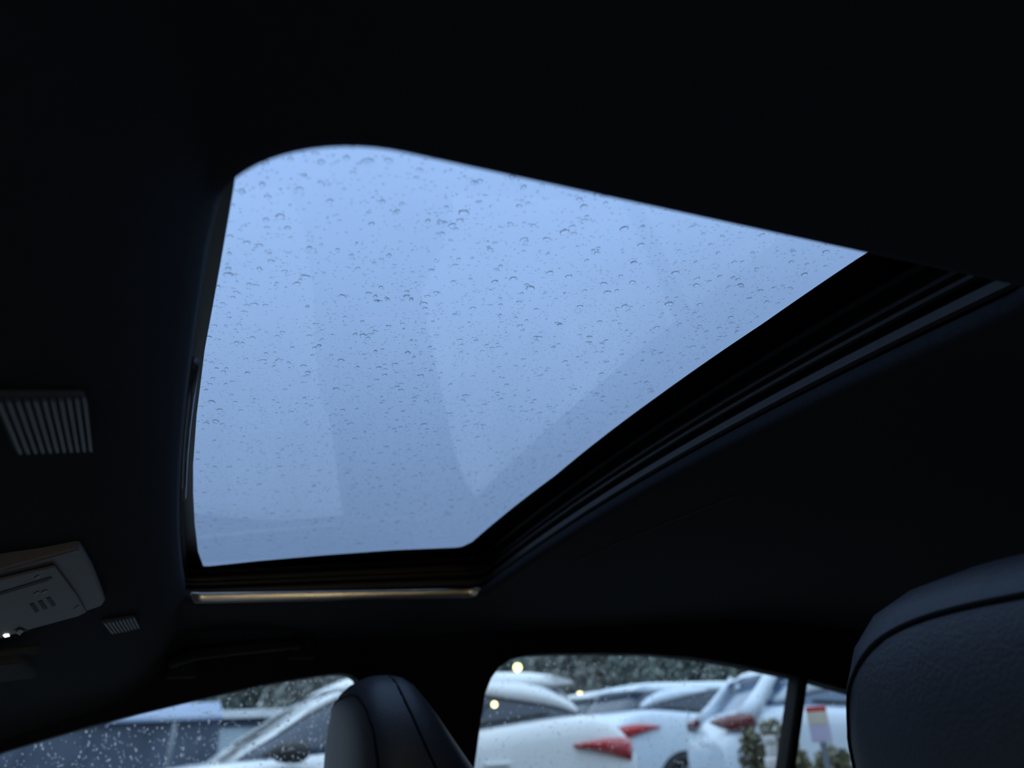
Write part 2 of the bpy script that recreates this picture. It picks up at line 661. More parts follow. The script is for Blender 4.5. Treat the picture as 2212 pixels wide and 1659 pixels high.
ND = 290
placed = []
k = 0
while k < ND:
    x, y = rand_on_glass()
    if rnd.random() > 1.0 - .55 * max(0, (y - .75) / .25):
        continue
    r = rnd.uniform(.0015, .0022) if k > 45 else rnd.uniform(.0020, .0029)
    if any((x - a) ** 2 + (y - b) ** 2 < (r + c + .001) ** 2 for a, b, c in placed):
        continue
    placed.append((x, y, r))
    d = bpy.data.objects.new('raindrop', drop_meshes[k % 6])
    n = glass_frame(x, y)
    d.rotation_euler = (n.to_track_quat('Z', 'Y') @ Matrix.Rotation(rnd.uniform(0, 6.28), 3, 'Z').to_quaternion()).to_euler()
    st = rnd.uniform(.8, 1.25)
    d.scale = (r * st, r / st, r * rnd.uniform(.8, 1.1))
    d.location = Vector((x, y, G(x, y) + GT + .0003)) - PO
    link(d, glass)
    k += 1
# the fine rest: too many to count
vv, ff = [], []
d1 = dome(3, 9, .18)
d2 = dome(2, 7, .16)
for k in range(15000):
    x, y = rand_on_glass()
    if k < 1300:
        r, (dv, df) = rnd.uniform(.0008, .0016), d1
    else:
        r, (dv, df) = rnd.uniform(.0003, .0007), d2
    if y > .78 and rnd.random() < (y - .78) * 3.2:
        continue
    z = G(x, y) + GT + .0003
    n0 = len(vv)
    st = rnd.uniform(.75, 1.3)
    for a, b, c in dv:
        xx, yy = x + a * r * st, y + b * r / st
        vv.append(Vector((xx, yy, G(xx, yy) + GT + .0003 + c * r)) - PO)
    ff += [tuple(n0 + i for i in q) for q in df]
me = bpy.data.meshes.new('fine_raindrops')
me.from_pydata([tuple(a) for a in vv], [], ff)
me.update()
me.polygons.foreach_set('use_smooth', [len(p.vertices) < 6 for p in me.polygons])
me.materials.append(M['water'])
fd = link(bpy.data.objects.new('fine_raindrops', me), glass)
fd['kind'] = 'stuff'
fd['label'] = 'fine spray of tiny raindrops on the glass'

# ------------------------------------------------------------------ passenger side of the cabin
def YW(z):
    return 1.15 + .35 * (.12 - z)


def on_wall(px, py):
    v_ = ray(px, py)
    t = (1.15 + .35 * .12) / (v_.y + .35 * v_.z)
    q = v_ * t
    return (q.x, q.z)


fw = [on_wall(*p) for p in [(772, 1492), (777, 1479), (772, 1467), (757, 1457), (735, 1454), (690, 1459), (620, 1470), (560, 1481), (480, 1499), (400, 1517), (300, 1541), (200, 1567), (100, 1596), (0, 1626)]]
fw += [(-.30, -.035), (-.45, -.11), (-.60, -.20), (-.70, -.29), (-.70, -.38), (.20, -.38), (.225, -.30)]
rw = [on_wall(*p) for p in [(1025, 1659), (1033, 1600), (1040, 1550), (1049, 1497), (1061, 1466), (1079, 1441), (1105, 1424), (1140, 1415), (1190, 1412), (1300, 1411), (1400, 1413), (1500, 1421), (1600, 1437), (1720, 1462), (1776, 1476)]]
rw += [(1.25, .045), (1.38, .0), (1.47, -.08), (1.5, -.18), (1.46, -.30), (1.36, -.38), (.47, -.38), (.42, -.32)]


def wall_panel(name, outer_, holes, m, thick, mirror=False):
    loops = [outer_] + holes
    tri = tessellate_polygon([[Vector((a, b, 0)) for a, b in lp] for lp in loops])
    flat = [p for lp in loops for p in lp]
    n_ = len(flat)

    def yy(z, o_):
        y_ = YW(z) + o_
        return 2 * YC - y_ if mirror else y_
    v_ = [(a, yy(b, 0), b) for a, b in flat] + [(a, yy(b, thick), b) for a, b in flat]
    f_ = [tuple(t) for t in tri] + [tuple(n_ + i for i in reversed(t)) for t in tri]
    s0 = 0
    for lp in loops:
        for i in range(len(lp)):
            a, b = s0 + i, s0 + (i + 1) % len(lp)
            f_.append((a, b, b + n_, a + n_))
        s0 += len(lp)
    return obj(name, v_, f_, m)


wr = wall_panel('wall_right', [(-1.3, -.92), (1.78, -.92), (1.78, .19), (-.55, .19), (-1.3, -.2)], [fw, rw], M['wall'], .035)
struct(wr, 'black passenger side of the car with door pillar and window frames')


def pane(name, loop, label, grow=.012, off=.018, thick=.004, keep=None):
    if keep:
        loop = [p for p in loop]
    mx = sum(p[0] for p in loop) / len(loop); mz = sum(p[1] for p in loop) / len(loop)
    lp = []
    for a, b in loop:
        d = math.hypot(a - mx, b - mz)
        lp.append((a + (a - mx) / d * grow, b + (b - mz) / d * grow))
    tri = tessellate_polygon([[Vector((a, b, 0)) for a, b in lp]])
    n_ = len(lp)
    v_ = [(a, YW(b) + off, b) for a, b in lp] + [(a, YW(b) + off + thick, b) for a, b in lp]
    f_ = [tuple(t) for t in tri] + [tuple(n_ + i for i in reversed(t)) for t in tri]
    f_ += [(i, (i + 1) % n_, (i + 1) % n_ + n_, i + n_) for i in range(n_)]
    root = empty(name, (mx, YW(mz) + off, mz))
    struct(root, label)
    o_ = root.location
    obj('pane', [Vector(p) - o_ for p in v_], f_, M['side_glass'], root)
    return root, loop


# divider bar in the rear door window
dvt = [on_wall(1726, 1464), on_wall(1749, 1470)]
dvb = [on_wall(1694, 1690), on_wall(1718, 1690)]
slope = ((dvt[0][0] - dvb[0][0]) / (dvt[0][1] - dvb[0][1]))


def div_x(z, side):
    p = dvt[side]
    return p[0] + (z - p[1]) * slope


zs = [.12, .06, 0, -.1, -.2, -.3, -.4]
rg = []
for z in zs:
    a, b = div_x(z, 0), div_x(z, 1)
    rg.append([(a, YW(z) + .03, z), (a + .002, YW(z) + .004, z), (a + .006, YW(z) - .002, z), (b - .006, YW(z) - .002, z), (b - .002, YW(z) + .004, z), (b, YW(z) + .03, z)])
v, f = loft(rg)
struct(obj('trim_3', v, f, M['black_plastic']), 'black upright divider bar between rear door glass and quarter glass')

w1, L1 = pane('window_1', fw, 'rain-spotted front passenger door window')
rear_main = [p for p in rw if p[0] < div_x(p[1], 0)] + []
iR = [i for i, p in enumerate(rw) if p[0] >= div_x(p[1], 0)]
main_loop = rw[:iR[0]] + [(div_x(.085, 0) + .01, .085), (div_x(-.38, 0) + .01, -.38)] + rw[iR[-1] + 1:]
quart_loop = [(div_x(.08, 1) - .01, .082)] + [p for p in rw[iR[0]:iR[-1] + 1] if p[0] > div_x(p[1], 1)] + [(div_x(-.38, 1) - .01, -.38)]
w2, L2 = pane('window_2', main_loop, 'rain-spotted rear passenger door window', grow=.006)
w3, L3 = pane('window_3', quart_loop, 'narrow rain-spotted quarter window behind the divider bar', grow=.006)


def side_drops(root, loop, n, seed):
    rd = random.Random(seed)
    xs = [p[0] for p in loop]; zs_ = [p[1] for p in loop]
    vv_, ff_ = [], []
    dv, df = dome(3, 8, .25)
    k_ = 0
    while k_ < n:
        x, z = rd.uniform(min(xs), max(xs)), rd.uniform(max(-.16, min(zs_)), max(zs_))
        if not inpoly(x, z, loop):
            continue
        k_ += 1
        r = rd.uniform(.0005, .0011) if rd.random() < .9 else rd.uniform(.0011, .0018)
        n0 = len(vv_)
        st = rd.uniform(.9, 1.5)
        for a, b, c in dv:
            zz = z + b * r * st
            vv_.append(Vector((x + a * r, YW(zz) + .018 + .0045 + c * r, zz)) - root.location)
        ff_ += [tuple(n0 + i for i in q) for q in df]
    me_ = bpy.data.meshes.new('raindrops')
    me_.from_pydata([tuple(a) for a in vv_], [], ff_)
    me_.update()
    bm = bmesh.new(); bm.from_mesh(me_)
    bmesh.ops.recalc_face_normals(bm, faces=bm.faces)
    bm.to_mesh(me_); bm.free()
    me_.polygons.foreach_set('use_smooth', [len(p.vertices) < 6 for p in me_.polygons])
    me_.materials.append(M['water'])
    o_ = link(bpy.data.objects.new('raindrops', me_), root)
    o_['kind'] = 'stuff'
    return o_


side_drops(w1, L1, 3000, 1)
side_drops(w2, L2, 1500, 2)
side_drops(w3, L3, 130, 3)

# ---- rest of the cabin shell (out of the photograph, closes it off)
wl = wall_panel('wall_left', [(.62, -.92), (1.78, -.92), (1.78, .19), (-.55, .19), (-1.3, -.2), (-1.3, -.35), (-.55, .10), (.55, .11)], [], M['wall'], .035, mirror=True)
struct(wl, 'black driver side door frame and rear side of the car')
struct(box('wall_back', (1.79, YC, -.38), (.03, 1.3, 1.2), M['wall']), 'black rear end of the cabin')
struct(box('floor', (.2, YC, -.94), (3.1, 1.5, .04), M['carpet']), 'black carpeted car floor')
struct(box('wall_front', (-1.28, YC, -.66), (.05, 1.45, .6), M['wall']), 'black dashboard and bulkhead at the front')
rg = []
for y in (YC - .68, YC - .5, YC, YC + .5, YC + .68):
    rg.append([(x, y, z - .02 * ((y - YC) / .68) ** 2) for x, z in ((-1.26, -.36), (-.95, -.30), (-.68, -.29), (-.60, -.32), (-.58, -.40), (-.62, -.60), (-1.26, -.62))])
v, f = loft(rg)
tag(obj('dashboard', v, f, M['wall']), 'black dashboard ahead of the front seats', 'dashboard')
v = [(-1.24, YC - .66, -.34), (-1.24, YC + .66, -.34), (-.52, YC + .58, .045), (-.52, YC - .58, .045)]
v += [(a - .003, b, c + .003) for a, b, c in v]
struct(obj('window_4', v, [(0, 1, 2, 3), (7, 6, 5, 4), (0, 1, 5, 4), (1, 2, 6, 5), (2, 3, 7, 6), (3, 0, 4, 7)], M['side_glass']), 'windscreen ahead of the dashboard')

# ------------------------------------------------------------------ seats
def headrest_section(zr):
    """zr = height under the top (<= 0): front x, back x, half width"""
    tab = [(0.0, .045, .052, .012), (-.002, .032, .060, .045), (-.007, .022, .068, .078), (-.016, .013, .078, .100), (-.030, .007, .088, .116),
           (-.050, .003, .103, .129), (-.075, .001, .121, .137), (-.10, .0, .141, .140), (-.13, .0, .162, .140), (-.17, .002, .178, .137),
           (-.205, .007, .178, .130), (-.225, .016, .168, .120), (-.235, .035, .145, .100)]
    for i in range(len(tab) - 1):
        a, b = tab[i], tab[i + 1]
        if a[0] >= zr >= b[0]:
            u = (a[0] - zr) / (a[0] - b[0])
            return [a[k] + (b[k] - a[k]) * u for k in (1, 2, 3)]
    return tab[-1][1:]


def headrest_mesh():
    zs_ = [0, -.001, -.002, -.004, -.007, -.011, -.016, -.022, -.030, -.040, -.050, -.062, -.075, -.088, -.10, -.115, -.13, -.15, -.17, -.19, -.205, -.217, -.225, -.231, -.235]
    rg_ = []
    for z in zs_:
        fx, bx, hw = headrest_section(z)
        c, hx = (fx + bx) / 2, (bx - fx) / 2
        r = []
        for k_ in range(48):
            a = 2 * math.pi * k_ / 48
            ca, sa = math.cos(a), math.sin(a)
            e = 2 / 3.2
            r.append(Vector((c + hx * math.copysign(abs(ca) ** e, ca), hw * math.copysign(abs(sa) ** e, sa), z)))
        rg_.append(r)
    return loft(rg_)


def make_seat(loc, label):
    root = empty('car_seat', loc)               # origin at the top front of the headrest
    tag(root, label, 'car seat', 'front seats')
    v_, f_ = headrest_mesh()
    hr = obj('headrest', v_, f_, M['leather'], root, smooth=True)
    hr['label'] = 'padded black leather headrest'
    bvh = BVHTree.FromPolygons([tuple(a) for a in v_], f_)
    # seam along the front, just inside the outline
    path = []
    for i in range(61):
        a = math.pi * (-.06 + 1.12 * i / 60)
        y = .127 * math.copysign(abs(math.cos(a)) ** .62, math.cos(a))
        z = -.125 + .103 * math.copysign(abs(math.sin(a)) ** .62, math.sin(a))
        h_ = bvh.ray_cast(Vector((-.3, y, z)), Vector((1, 0, 0)))
        if h_[0]:
            path.append(h_[0] + Vector((.0001, 0, 0)))
    if len(path) > 3:
        v2, f2 = tube(path, .0017, 6)
        obj('seam', v2, f2, M['seam'], hr, smooth=True)
    # side gussets
    for sgn in (-1, 1):
        path = []
        for i in range(30):
            t = i / 29
            z = -.006 - .20 * t
            fx, bx, hw = headrest_section(z)
            xx = fx + (bx - fx) * (.52 + .10 * t)
            h_ = bvh.ray_cast(Vector((xx, sgn * .4, z)), Vector((0, -sgn, 0)))
            if h_[0]:
                path.append(h_[0] - Vector((0, sgn * .0001, 0)))
        if len(path) > 3:
            v2, f2 = tube(path, .0015, 6)
            obj('seam', v2, f2, M['seam'], hr, smooth=True)
    for sgn in (-1, 1):
        v2, f2 = tube([(.09, sgn * .06, -.22), (.105, sgn * .06, -.30)], .007, 10)
        obj('headrest_post', v2, f2, M['rail'], root, smooth=True)
    # backrest
    rg_ = []
    for z, fx, bx, hw in [(-.255, .09, .15, .10), (-.26, .06, .17, .17), (-.29, .03, .18, .225), (-.36, .0, .19, .25), (-.5, -.05, .18, .265), (-.7, -.11, .13, .27), (-.85, -.14, .08, .26), (-.88, -.10, .05, .24)]:
        c, hx = (fx + bx) / 2, (bx - fx) / 2
        r = []
        for k_ in range(36):
            a = 2 * math.pi * k_ / 36
            ca, sa = math.cos(a), math.sin(a)
            bol = .035 * max(0, abs(sa) - .75) / .25 * (ca < 0)
            r.append(Vector((c + hx * math.copysign(abs(ca) ** .6, ca) - bol, hw * math.copysign(abs(sa) ** .6, sa), z)))
        rg_.append(r)
    v2, f2 = loft(rg_)
    obj('backrest', v2, f2, M['leather'], root, smooth=True)
    rg_ = []
    for x, z0, z1, hw in [(-.02, -.95, -.82, .22), (-.1, -.97, -.78, .26), (-.35, -.97, -.76, .27), (-.55, -.97, -.75, .26), (-.62, -.95, -.78, .24)]:
        r = []
        for k_ in range(28):
            a = 2 * math.pi * k_ / 28
            ca, sa = math.cos(a), math.sin(a)
            r.append(Vector((x, hw * math.copysign(abs(ca) ** .6, ca), (z0 + z1) / 2 + (z1 - z0) / 2 * math.copysign(abs(sa) ** .6, sa))))
        rg_.append(r)
    v2, f2 = loft(rg_)
    obj('seat_cushion', v2, f2, M['leather'], root, smooth=True)
    return root


make_seat((.305, .202, .066), 'large black leather driver seat headrest nearest the camera, at the right')
make_seat((.170, .944, .077), 'black leather passenger seat headrest in front of the far door pillar')

# ------------------------------------------------------------------ overhead console and lamps on the front headliner
def surf_quad_frame(pts):
    """local frame of a patch: origin, X (forward), Y (to passenger side), N (down into cabin)"""
    o_ = sum(pts, Vector()) / len(pts)
    ey = ((pts[3] - pts[0]) + (pts[2] - pts[1])).normalized()
    ex = ((pts[0] - pts[1]) + (pts[3] - pts[2]))
    n_ = ex.cross(ey).normalized()
    if n_.z > 0:
        n_ = -n_
    ex = ey.cross(n_).normalized()
    if ex.x > 0:
        ex = -ex
    return o_, ex, ey, n_


# console: plane through its visible right edge, dipping towards the windscreen
c_tr, c_br = hit(175, 1188, S), hit(229, 1306, S)
c_tr.z -= .004; c_br.z -= .004
c_tr, c_br = ray(175, 1188) * c_tr.length * .955, ray(229, 1306) * c_br.length * .955
CY = (c_br - c_tr).normalized()
dipx = Vector((-1, 0, -.42)).normalized()
CN = dipx.cross(CY).normalized()
if CN.z > 0: CN = -CN
CX = CY.cross(CN).normalized()
if CX.x > 0: CX = -CX
CO = (c_tr + c_br) / 2


def con(px, py, lift=0.0):
    v_ = ray(px, py)
    t = CO.dot(CN) / v_.dot(CN)
    return v_ * t + CN * lift


oc = empty('overhead_console', CO)
tag(oc, 'grey overhead console with three dark slots and a glowing indicator', 'console')
wlen = (c_br - c_tr).length


def con_plate(name, quad, thick, m, lift=0.0, bev=.002, parent=oc):
    """quad of points on the console plane -> plate standing out by thick"""
    v_ = [p + CN * lift - CO for p in quad] + [p + CN * (lift + thick) - CO for p in quad]
    n_ = len(quad)
    f_ = [tuple(range(n_)), tuple(reversed(range(n_, 2 * n_)))] + [(i, (i + 1) % n_, (i + 1) % n_ + n_, i + n_) for i in range(n_)]
    o_ = obj(name, v_, f_, m, parent)
    if bev:
        bevel(o_, bev)
    return o_


body_q = [con(a, b) for a, b in [(-90, 1262), (0, 1237), (120, 1204), (168, 1190), (178, 1190), (205, 1238), (225, 1288), (229, 1300), (222, 1311), (120, 1347), (0, 1383), (-90, 1409)]]
con_plate('housing', body_q, .012, M['console'], -.013, .003)
# raised middle panel, its edge shows as the fine line
pnl = [con(118, 1219), con(166, 1283), con(175, 1300), con(186, 1318), con(168, 1327), con(60, 1356), con(-60, 1386), con(-60, 1262)]
con_plate('centre_panel', pnl, .0018, M['console'], 0.0, .0006)
con_plate('groove', [con(-60, 1291), con(-60, 1297), con(100, 1249), con(112, 1242), con(108, 1240)], .0004, M['console_dark'], .0018, 0)
for i, (a, b) in enumerate([(69, 1303), (87, 1297), (105, 1290)]):
    con_plate('slot', [con(a - 6, b - 3), con(a + 2, b - 6), con(a + 14, b + 11), con(a + 6, b + 15)], .0005, M['console_dark'], .0018, 0)
for a, b in [(78, 1240), (77, 1275), (94, 1272), (165, 1307)]:
    con_plate('button_mark', [con(a - 6, b + 2), con(a + 3, b - 4), con(a + 7, b - 2), con(a - 2, b + 4)], .0006, M['lens'], .0018, 0)
con_plate('button', [con(30, 1357), con(42, 1350), con(50, 1354), con(40, 1364)], .002, M['lens'], .0018, .0004)
con_plate('arrow_mark', [con(46, 1351), con(60, 1357), con(44, 1361)], .0006, M['console_dark'], .0018, 0)
con_plate('indicator_light', [con(5, 1367), con(10, 1364), con(18, 1364), con(20, 1368), con(9, 1371)], .0008, M['led'], .0018, 0)['label'] = 'small glowing white indicator'


def ribbed_lamp(name, corners, nrib, label, group):
    """ribbed lens lying on the headliner; corners near-front, near-rear, far-rear, far-front in pixels"""
    P = [hit(a, b, S) for a, b in corners]
    o_ = sum(P, Vector()) / 4
    root = empty(name, o_)
    tag(root, label, 'lamp', group)
    n_ = (P[0] - P[1]).cross(P[3] - P[0]).normalized()
    if n_.z > 0: n_ = -n_
    b_ = [p + n_ * .001 - o_ for p in P]
    t_ = [p + n_ * .004 - o_ for p in P]
    o2 = obj('lens_base', b_ + t_, [(0, 1, 2, 3), (7, 6, 5, 4), (0, 1, 5, 4), (1, 2, 6, 5), (2, 3, 7, 6), (3, 0, 4, 7)], M['visor'], root)
    bevel(o2, .002)
    for i in range(nrib):
        u0 = (i + .08) / nrib; u1 = (i + .55) / nrib
        sh = .04
        q = []
        for u in (u0, u1):
            q.append(t_[1].lerp(t_[0], u).lerp(t_[2].lerp(t_[3], u), sh))
            q.append(t_[1].lerp(t_[0], u).lerp(t_[2].lerp(t_[3], u), 1 - sh))
        vv_ = [q[0], q[1], q[3], q[2]]
        top_ = [p + n_ * .0016 for p in vv_]
        obj('rib', vv_ + top_, [(0, 1, 2, 3), (7, 6, 5, 4), (0, 1, 5, 4), (1, 2, 6, 5), (2, 3, 7, 6), (3, 0, 4, 7)], M['lens'], root)
    return root


ribbed_lamp('vanity_lamp', [(-30, 832), (178, 834), (193, 957), (26, 960)], 11, 'larger ribbed lamp lens on the dark headliner at the left edge', 'ribbed lamps on the front headliner')
ribbed_lamp('vanity_lamp', [(216, 1335), (288, 1326), (299, 1348), (236, 1361)], 9, 'small ribbed lamp lens beside the grey overhead console', 'ribbed lamps on the front headliner')

# passenger sun visor, only its corner and its hinge rod reach into the frame
vis = empty('sun_visor', at_y(-60, 1450, .83))
tag(vis, 'grey folded sun visor corner below the overhead console', 'sun visor')
vo = vis.location
vq = [at_y(-200, 1462, .80), at_y(38, 1431, .81), at_y(50, 1434, .815), at_y(84, 1462, .86), at_y(70, 1470, .86), at_y(-200, 1500, .86)]
nv = (vq[2] - vq[0]).cross(vq[4] - vq[0]).normalized()
v = [p - vo for p in vq] + [p + nv * .012 * (1 if nv.y > 0 else -1) - vo for p in vq]
nq = len(vq)
f = [tuple(range(nq)), tuple(reversed(range(nq, 2 * nq)))] + [(i, (i + 1) % nq, (i + 1) % nq + nq, i + nq) for i in range(nq)]
bevel(obj('visor_flap', v, f, M['visor'], vis), .003)
v, f = tube([at_y(-200, 1430, .80) - vo, at_y(0, 1410, .80) - vo, at_y(60, 1403, .80) - vo, at_y(85, 1402, .80) - vo], [.0035, .0035, .0038, .0042], 10)
obj('hinge_rod', v, f, M['visor'], vis, smooth=True)

# grab handle over the front passenger window
gh = empty('grab_handle', at_y(500, 1430, 1.11))
tag(gh, 'black grab handle above the front passenger window', 'grab handle')
go = gh.location
gp = [at_y(a, b, y) - go for a, b, y in [(372, 1445, 1.145), (380, 1425, 1.115), (420, 1411, 1.10), (500, 1401, 1.095), (580, 1393, 1.10), (640, 1388, 1.115), (652, 1400, 1.145)]]
v, f = tube(gp, .009, 12)
obj('handle_bar', v, f, M['black_plastic'], gh, smooth=True)
for a, b in [(395, 1440), (650, 1400)]:
    q = at_y(a, b, 1.137) - go
    box('handle_mount', q, (.04, .02, .03), M['black_plastic'], gh, bev=.005)

# ------------------------------------------------------------------ outside: ground
g = obj('ground', [(-60, -30, GZ), (80, -30, GZ), (80, 90, GZ), (-60, 90, GZ)], [(0, 1, 2, 3)], M['asphalt'])
tag(g, 'wet asphalt of the parking lot', None, kind='structure')

# ------------------------------------------------------------------ parked cars
def side_y(z, hw, ht):
    return hw


def make_car(loc, heading, label, paint, ht=1.66, ln=4.7, lamp='tail_red', spoiler=True, lift=0.0, fat=1.15, glass='car_glass', corner=False, lamp_pts=None):
    """crossover, local +x forward, origin on the ground under its centre"""
    root = empty('parked_car', loc, heading)
    tag(root, label, 'car', 'white cars parked outside')
    k = ln / 4.7
    kz = ht / 1.66
    P = M[paint]
    st = [(-2.36, .62, .98, .74), (-2.33, .50, 1.06, .82), (-2.26, .40, 1.15, .88), (-2.12, .34, 1.27, .915), (-1.9, .30, 1.325, .935), (-1.5, .28, 1.305, .945),
          (-.9, .27, 1.24, .95), (-.2, .26, 1.175, .95), (.45, .26, 1.125, .95), (.85, .27, 1.095, .945), (1.2, .28, 1.06, .935), (1.65, .30, 1.0, .92), (2.0, .34, .91, .88), (2.22, .40, .80, .80), (2.33, .48, .70, .70), (2.36, .55, .64, .6)]
    rg_ = []
    for x, zb, zt, hw in st:
        x *= k; zb *= kz; zt *= kz
        half = [(0, zb), (hw * .80, zb), (hw * .95, zb + .08), (hw * .985, zb + (zt - zb) * .35), (hw, zb + (zt - zb) * .62), (hw * .985, zb + (zt - zb) * .80), (hw * .965, zb + (zt - zb) * .90), (hw * .925, zb + (zt - zb) * .965), (hw * .85, zt), (hw * .5, zt + .012)]
        r = [Vector((x, y, z)) for y, z in half] + [Vector((x, 0, zt + .016))] + [Vector((x, -y, z)) for y, z in reversed(half[1:])]
        rg_.append(r)
    v_, f_ = loft(rg_)
    o_ = obj('body', v_, f_, P, root, smooth=True)
    sub = o_.modifiers.new('sub', 'SUBSURF'); sub.levels = 1; sub.render_levels = 1

    # greenhouse of dark glass
    gh_ = [(1.02, -2.17, .86, .865), (1.18, -2.12, .66, .845), (1.34, -2.0, .43, .80), (1.48, -1.86, .22, .745), (1.57, -1.76, .06, .70), (1.615, -1.66, -.10, .63)]
    rg_ = []
    for z, xa, xb, hw in gh_:
        c, hx = (xa + xb) / 2 * k, (xb - xa) / 2 * k
        r = []
        for q in range(56):
            a = 2 * math.pi * q / 56
            ca, sa = math.cos(a), math.sin(a)
            r.append(Vector((c + hx * math.copysign(abs(ca) ** .34, ca), hw * math.copysign(abs(sa) ** .34, sa), z * kz)))
        rg_.append(r)
    v_, f_ = loft(rg_)
    gl = obj('window_glass', v_, f_, M[glass], root, smooth=True)
    gl['label'] = 'dark window glass'
    bvh = BVHTree.FromPolygons([tuple(a) for a in v_], f_)

    # roof skin
    rg_ = []
    for z, xa, xb, hw in [(1.525, -1.80, .16, .735), (1.58, -1.84, .07, .715), (1.625, -1.80, -.02, .66), (1.652, -1.66, -.15, .55), (1.66, -1.4, -.4, .3)]:
        c, hx = (xa + xb) / 2 * k, (xb - xa) / 2 * k
        r = []
        for q in range(56):
            a = 2 * math.pi * q / 56
            ca, sa = math.cos(a), math.sin(a)
            r.append(Vector((c + hx * math.copysign(abs(ca) ** .34, ca), hw * math.copysign(abs(sa) ** .34, sa), z * kz)))
        rg_.append(r)
    v_, f_ = loft(rg_)
    obj('roof', v_, f_, P, root, smooth=True)

    def strip(name, pts, wdt, m, lift=.006, sgn=1):
        """band laid on the glass side, pts (x, z) centre line, width(s)"""
        L = []
        n_ = len(pts)
        for i_, (x, z) in enumerate(pts):
            x *= k; z *= kz
            xa, za = pts[max(0, i_ - 1)]; xb_, zb_ = pts[min(n_ - 1, i_ + 1)]
            t = Vector((xb_ - xa, zb_ - za)).normalized()
            nn = Vector((-t.y, t.x))
            w_ = wdt[i_]
            row = []
            for s_ in (-1, 0, 1):
                xx, zz = x + nn.x * w_ * s_, z + nn.y * w_ * s_
                h_ = bvh.ray_cast(Vector((xx, sgn * 3, zz)), Vector((0, -sgn, 0)))
                y_ = h_[0].y if h_[0] else sgn * .6
                row.append(Vector((xx, y_, zz)))
            out = Vector((0, sgn * lift * 2.5, lift))
            L.append([row[0], row[0] + out, row[1] + out * 1.15, row[2] + out, row[2]])
        v__, f__ = loft(L)
        return obj(name, v__, f__, m, root, smooth=True)

    for sgn in (-1, 1):
        strip('front_pillar', [(.80, 1.08), (.66, 1.18), (.47, 1.29), (.28, 1.41), (.10, 1.50), (-.06, 1.56)], [.03, .032, .034, .036, .038, .04], P, sgn=sgn)
        strip('rear_pillar', [(-.75, 1.525), (-1.10, 1.51), (-1.35, 1.485), (-1.55, 1.45), (-1.70, 1.405), (-1.80, 1.36), (-1.85, 1.335)], [.02, .05, .065, .06, .045, .03, .012], P, .01, sgn=sgn)
        strip('door_pillar', [(-.35, 1.14), (-.33, 1.3), (-.30, 1.50)], [.025, .025, .025], M['cladding'], .003, sgn=sgn)
        strip('window_trim', [(.55, 1.14), (0, 1.175), (-.8, 1.25), (-1.5, 1.32), (-1.9, 1.335)], [.012] * 5, M['cladding'], .004, sgn=sgn)
        # tail lamp wrapping round the corner
        L = []
        for x, y, z0, z1 in lamp_pts or [(-1.72, .962, 1.085, 1.10), (-1.86, .962, 1.065, 1.115), (-2.0, .955, 1.035, 1.125), (-2.12, .935, 1.005, 1.125), (-2.21, .895, .98, 1.115), (-2.28, .82, .98, 1.10), (-2.325, .70, 1.0, 1.075), (-2.345, .50, 1.01, 1.05)]:
            x *= k; zm = (z0 + z1) / 2 + lift; z0, z1 = (zm - (z1 - z0) / 2 * fat) * kz, (zm + (z1 - z0) / 2 * fat) * kz
            L.append([Vector((x + .05, sgn * (y - .07), z0)), Vector((x, sgn * y, z0)), Vector((x - .004, sgn * (y + .012), (z0 + z1) / 2)), Vector((x, sgn * y, z1)), Vector((x + .05, sgn * (y - .07), z1))])
        v_, f_ = loft(L)
        tl = obj('tail_lamp', v_, f_, M[lamp], root, smooth=True)
        tl['label'] = 'red tail lamp'
        # mirror
        L = []
        for x, s_ in [(.30, .5), (.34, .95), (.42, 1.0), (.50, .75), (.54, .3)]:
            L.append([Vector((x * k, sgn * (1.03 + .10 * s_ * math.cos(a)), 1.15 * kz + .07 * s_ * math.sin(a))) for a in [2 * math.pi * q / 12 for q in range(12)]])
        v_, f_ = loft(L)
        mo = obj('mirror', v_, f_, M['cladding'], root, smooth=True)
        for wx in (-1.38, 1.42):
            c_ = Vector((wx * k, sgn * .84, .36))
            # arch cladding, tyre, rim
            L = []
            for q in range(25):
                a = math.pi * (-.12 + 1.24 * q / 24)
                ca, sa = math.cos(a), math.sin(a)
                L.append([c_ + Vector((ca * r_, sgn * yo, sa * r_)) for r_, yo in ((.33, .0), (.33, .111), (.44, .109), (.44, .0))])
            v_, f_ = loft(L)
            obj('wheel_arch', v_, f_, M['cladding'] if spoiler else P, root)
            L = []
            for yo, r_ in ((-.12, .33), (-.12, .36), (.085, .36), (.113, .345), (.113, .27), (.09, .26)):
                L.append([c_ + Vector((math.cos(2 * math.pi * q / 28) * r_, sgn * yo, math.sin(2 * math.pi * q / 28) * r_)) for q in range(28)])
            v_, f_ = loft(L)
            ty = obj('tyre', v_, f_, M['tyre'], root, smooth=False)
            for q in range(5):
                a = 2 * math.pi * q / 5 + .3
                R = Matrix.Rotation(-a, 3, 'Y')
                v_, f_ = boxv(c_ + R @ Vector((.13, 0, 0)) + Vector((0, sgn * .1, 0)), (.26, .02, .055), R)
                obj('spoke', v_, f_, M['rim'], ty)
        # handles
        for hx in (-1.05, .05):
            box('door_handle', (hx * k, sgn * .955, 1.0 * kz), (.2, .03, .03), P, root, bev=.008)
        # sill
        box('sill_cladding', (0, sgn * .92, .33), (2.1 * k, .08, .13), M['cladding'], root, bev=.02)
    if corner:
        for sgn in (-1, 1):
            v_, f_ = tube([(-1.78 * k, sgn * .70, 1.60 * kz), (-1.90 * k, sgn * .75, 1.47 * kz), (-2.02 * k, sgn * .80, 1.34 * kz), (-2.14 * k, sgn * .85, 1.22 * kz)], [.07, .075, .085, .11], 10, flat=(.9, .7))
            obj('hatch_pillar', v_, f_, P, root, smooth=True)
